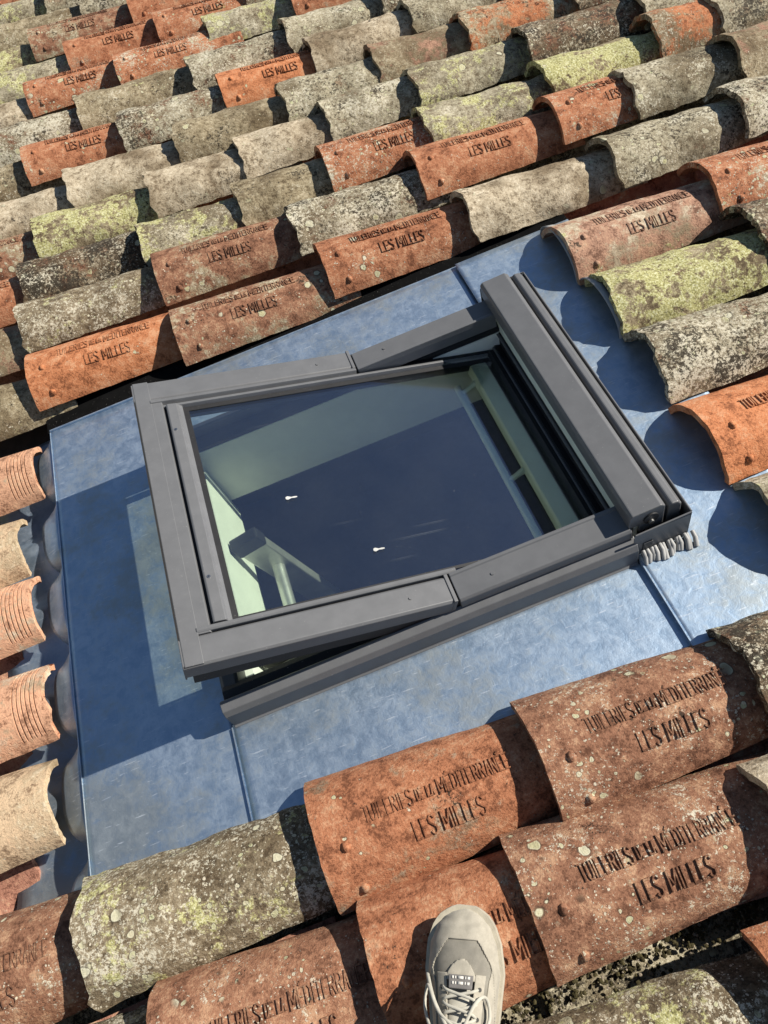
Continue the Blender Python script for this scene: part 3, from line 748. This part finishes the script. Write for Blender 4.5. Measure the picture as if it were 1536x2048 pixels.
# l: (left half width, right half width, upper height, flatness)
OUT = [(0, (.022, .022)), (.012, (.030, .030)), (.05, (.034, .034)), (.12, (.035, .034)), (.18, (.043, .043)), (.215, (.050, .047)), (.245, (.049, .043)), (.268, (.041, .035)), (.278, (.032, .027)), (.285, (.022, .018)), (.289, (.011, .009)), (.2902, (.002, .002))]
TOPH = [(0, .075), (.04, .085), (.10, .088), (.14, .084), (.18, .075), (.21, .064), (.24, .054), (.265, .047), (.28, .041), (.2902, .033)]
def section(l, th, off=0.0):
    """th 0..1 from the left edge over the top to the right edge"""
    a, b = (q_ * .95 for q_ in lerp_tab(OUT, l)); top = lerp_tab(TOPH, l) + off; base = .022
    an = math.pi * th; cx = -math.cos(an); sx = math.sin(an)
    hw = (a if cx < 0 else b) + off
    ex = .62; px = math.copysign(abs(cx) ** ex, cx); pz = abs(sx) ** .80
    narrow = 1 - .30 * pz ** 2 * (1 if l < .20 else max(.55, 1 - (l - .20) * 5))
    if cx > 0: sh = -.004
    else: sh = .004
    return Vector((l, hw * px * narrow, base + (top - base) * pz))
NL, NTH = 190, 130
def upper_patch(name, mat, cond, off, thick, sm=True):
    idx = {}; vs = []; fs = []
    def vid(i, j):
        if (i, j) not in idx:
            l = .29 * (i / NL) ; p = section(l, j / NTH, off); idx[(i, j)] = len(vs)
            vs.append(p + Vector((0, 0, .0006 * noise.noise(p * 60)))) 
        return idx[(i, j)]
    for i in range(NL):
        for j in range(NTH):
            l = .29 * (i + .5) / NL; th = (j + .5) / NTH
            if cond(l, th): fs.append((vid(i, j), vid(i + 1, j), vid(i + 1, j + 1), vid(i, j + 1)))
    mb = MB(); mb.add(vs, fs); o = mb.build(name, mat, SHOE, smooth=70)
    if thick:
        s_ = o.modifiers.new('thick', 'SOLIDIFY'); s_.thickness = thick; s_.offset = -1
    return o
def suede(name, col):
    k = NT(name); co = k.n('ShaderNodeTexCoord').outputs['Object']
    n1 = k.noise(co, 70, 5, .6); n2 = k.noise(co, 900, 3, .6)
    c = k.mix(k.step(n1, .3, .7), tuple(x * .84 for x in col), tuple(x * 1.1 for x in col)); c = k.mix(k.math('MULTIPLY', k.step(n2, .4, .7), .3), c, tuple(x * .7 for x in col))
    b = k.principled(roughness=.95); k.l(c, b.inputs['Base Color']); b.inputs['Sheen Weight'].default_value = .15; b.inputs['Specular IOR Level'].default_value = .2
    k.bump(n2, .4, .0006, b); return k.m
M_SUEDE = suede('beige_suede', (.36, .33, .265)); M_SUEDE2 = suede('grey_suede', (.21, .195, .16)); M_MESH = suede('dark_mesh', (.07, .068, .062))
M_LACE = suede('pale_lace', (.44, .42, .35)); M_SOLE = suede('sole_rubber', (.42, .38, .29)); M_TAG = suede('grey_tag', (.16, .15, .14)); M_TAGT = suede('tag_print', (.6, .58, .52))
def vamp_edge(th):        # where the toe bumper ends: a wavy line dipping towards the sides
    d = abs(th - .5) * 2
    return .252 - .045 * max(0, d - .25) * 1.6 - .06 * max(0, d - .62) * 2
upper_patch('upper', M_SUEDE2, lambda l, th: l > .06 and not (l < .205 and .38 < th < .62), 0, .003)
upper_patch('toe_cap', M_SUEDE, lambda l, th: l > vamp_edge(th), .0022, .002)
upper_patch('side_panel', M_SUEDE, lambda l, th: l < .222 - .5 * abs(th - .16) and th < .20 and l > .06, .0016, .002)
upper_patch('side_panel', M_SUEDE, lambda l, th: l < .225 - .5 * abs(th - .84) and th > .80 and l > .06, .0016, .002)
upper_patch('eyelet_panel', M_SUEDE, lambda l, th: .06 < l < .212 and .26 < th < .385, .0030, .0025)
upper_patch('eyelet_panel', M_SUEDE, lambda l, th: .06 < l < .212 and .615 < th < .74, .0030, .0025)
upper_patch('lace_guard', M_SUEDE, lambda l, th: .204 < l < .229 - .25 * (abs(th - .5)) ** 1.2 and .27 < th < .73, .0026, .0025)
upper_patch('tongue', M_LACE, lambda l, th: .07 < l < .210 and .38 < th < .62, -.004, .003)
# sole: outsole and a midsole wall
so_ = MB(); vs = []; fs = []; ns = 64
ring = []
for i in range(ns):
    q = i / ns; side = 1 if q < .5 else -1; qq = q * 2 if q < .5 else 2 - q * 2
    l = .29 * (.5 - .5 * math.cos(math.pi * qq)); a, b = lerp_tab(OUT, min(.2899, max(.0001, l)))
    ring.append((l, (b if side > 0 else -a)))
for hz, of in ((0, -.002), (.004, .003), (.016, .0055), (.026, .004)):
    for (l, wv) in ring:
        lc = (l - .145) * (1 + of / .145) + .145
        vs.append((lc, wv + math.copysign(of, wv), hz + (.010 * max(0, (l - .24) / .05) ** 2)))
for r_ in range(3):
    for i in range(ns): fs.append((r_ * ns + i, r_ * ns + (i + 1) % ns, (r_ + 1) * ns + (i + 1) % ns, (r_ + 1) * ns + i))
fs.append(tuple(range(ns))[::-1]); fs.append(tuple(range(3 * ns, 4 * ns)))
so_.add(vs, fs); so_.build('sole', M_SOLE, SHOE, smooth=50)
# laces: crossings, a bow loop and loose ends
def lace(pts, r_=.0018): 
    P = [Vector(p) for p in pts]; out = []
    for i in range(len(P) - 1):
        p0, p1, p2, p3 = P[max(i - 1, 0)], P[i], P[i + 1], P[min(i + 2, len(P) - 1)]
        for s in range(6):
            t = s / 6; out.append(.5 * ((2 * p1) + (p2 - p0) * t + (2 * p0 - 5 * p1 + 4 * p2 - p3) * t * t + (3 * p1 - p0 - 3 * p2 + p3) * t ** 3))
    out.append(P[-1]); MB().tube(out, r_, 8, flat=.65).build('lace', M_LACE, SHOE, smooth=60)
def onup(l, th, off=.004): return section(l, th, off)
def onup2(l, th, off): return section(l + .03, th, off)
for i, l in enumerate((.196, .180, .164, .148, .132)):
    lace([onup(l, .335, .003), onup(l - .003, .40, .006), onup(l - .007, .5, .005), onup(l - .011, .60, .006), onup(l - .015, .665, .003)])
    lace([onup(l, .665, .003), onup(l - .003, .60, .004), onup(l - .007, .5, .003), onup(l - .011, .40, .004), onup(l - .015, .335, .003)])
lace([onup2(.125, .48, .006), onup2(.140, .33, .012), onup2(.165, .20, .012), onup2(.162, .13, .010), onup2(.140, .15, .014), onup2(.115, .30, .016), onup2(.10, .47, .010)], .0020)
lace([onup2(.12, .52, .006), onup2(.150, .62, .010), onup2(.158, .74, .008), onup2(.135, .80, .009), onup2(.11, .68, .012), onup2(.10, .55, .010)], .0020)
lace([onup2(.12, .45, .010), onup2(.150, .26, .010), onup2(.178, .12, .006), onup2(.172, .06, .003)], .0024)
upper_patch('tongue_label', M_TAG, lambda l, th: .196 < l < .211 and .42 < th < .585, .0062, .0015)
for l in (.200, .2055):
    upper_patch('label_print', M_TAGT, lambda l_, th, l=l: l < l_ < l + .003 and .455 < th < .555 and (int(th * 160) % 3 != 0), .0068, .0006)
for th in (.32, .68):
    for l in (.196, .164):
        c = onup(l, th, .0034); n_ = (onup(l, th, .01) - c).normalized()
        MB().tube([c, c + n_ * .0008], .0026, 10).build('eyelet', M_MESH, SHOE, smooth=50)
# sock and trouser leg, both below the picture
def ring_loft(name, mat, rows):
    mb = MB(); vs = []; fs = []; n = 24
    for (l, h_, rl, rw) in rows:
        for i in range(n):
            a = 2 * math.pi * i / n; vs.append((l + rl * math.cos(a), rw * math.sin(a), h_))
    for r_ in range(len(rows) - 1):
        for i in range(n): fs.append((r_ * n + i, r_ * n + (i + 1) % n, (r_ + 1) * n + (i + 1) % n, (r_ + 1) * n + i))
    fs += [tuple(range(n))[::-1], tuple(range((len(rows) - 1) * n, len(rows) * n))]
    mb.add(vs, fs); return mb.build(name, mat, SHOE, smooth=60)
upper_patch('heel_counter', M_SUEDE, lambda l, th: l <= .066 and not (.36 < th < .64 and l > .02), .001, .003)
ring_loft('sock', M_TAG, [(.062, .045, .050, .026), (.060, .085, .046, .028), (.056, .13, .042, .034)])
ring_loft('trouser_leg', M_MESH, [(.05, .105, .062, .052), (.045, .17, .060, .056), (.035, .26, .063, .060), (.030, .38, .068, .066), (.05, .50, .072, .070), (.02, .70, .085, .082), (-.03, .92, .095, .092)])
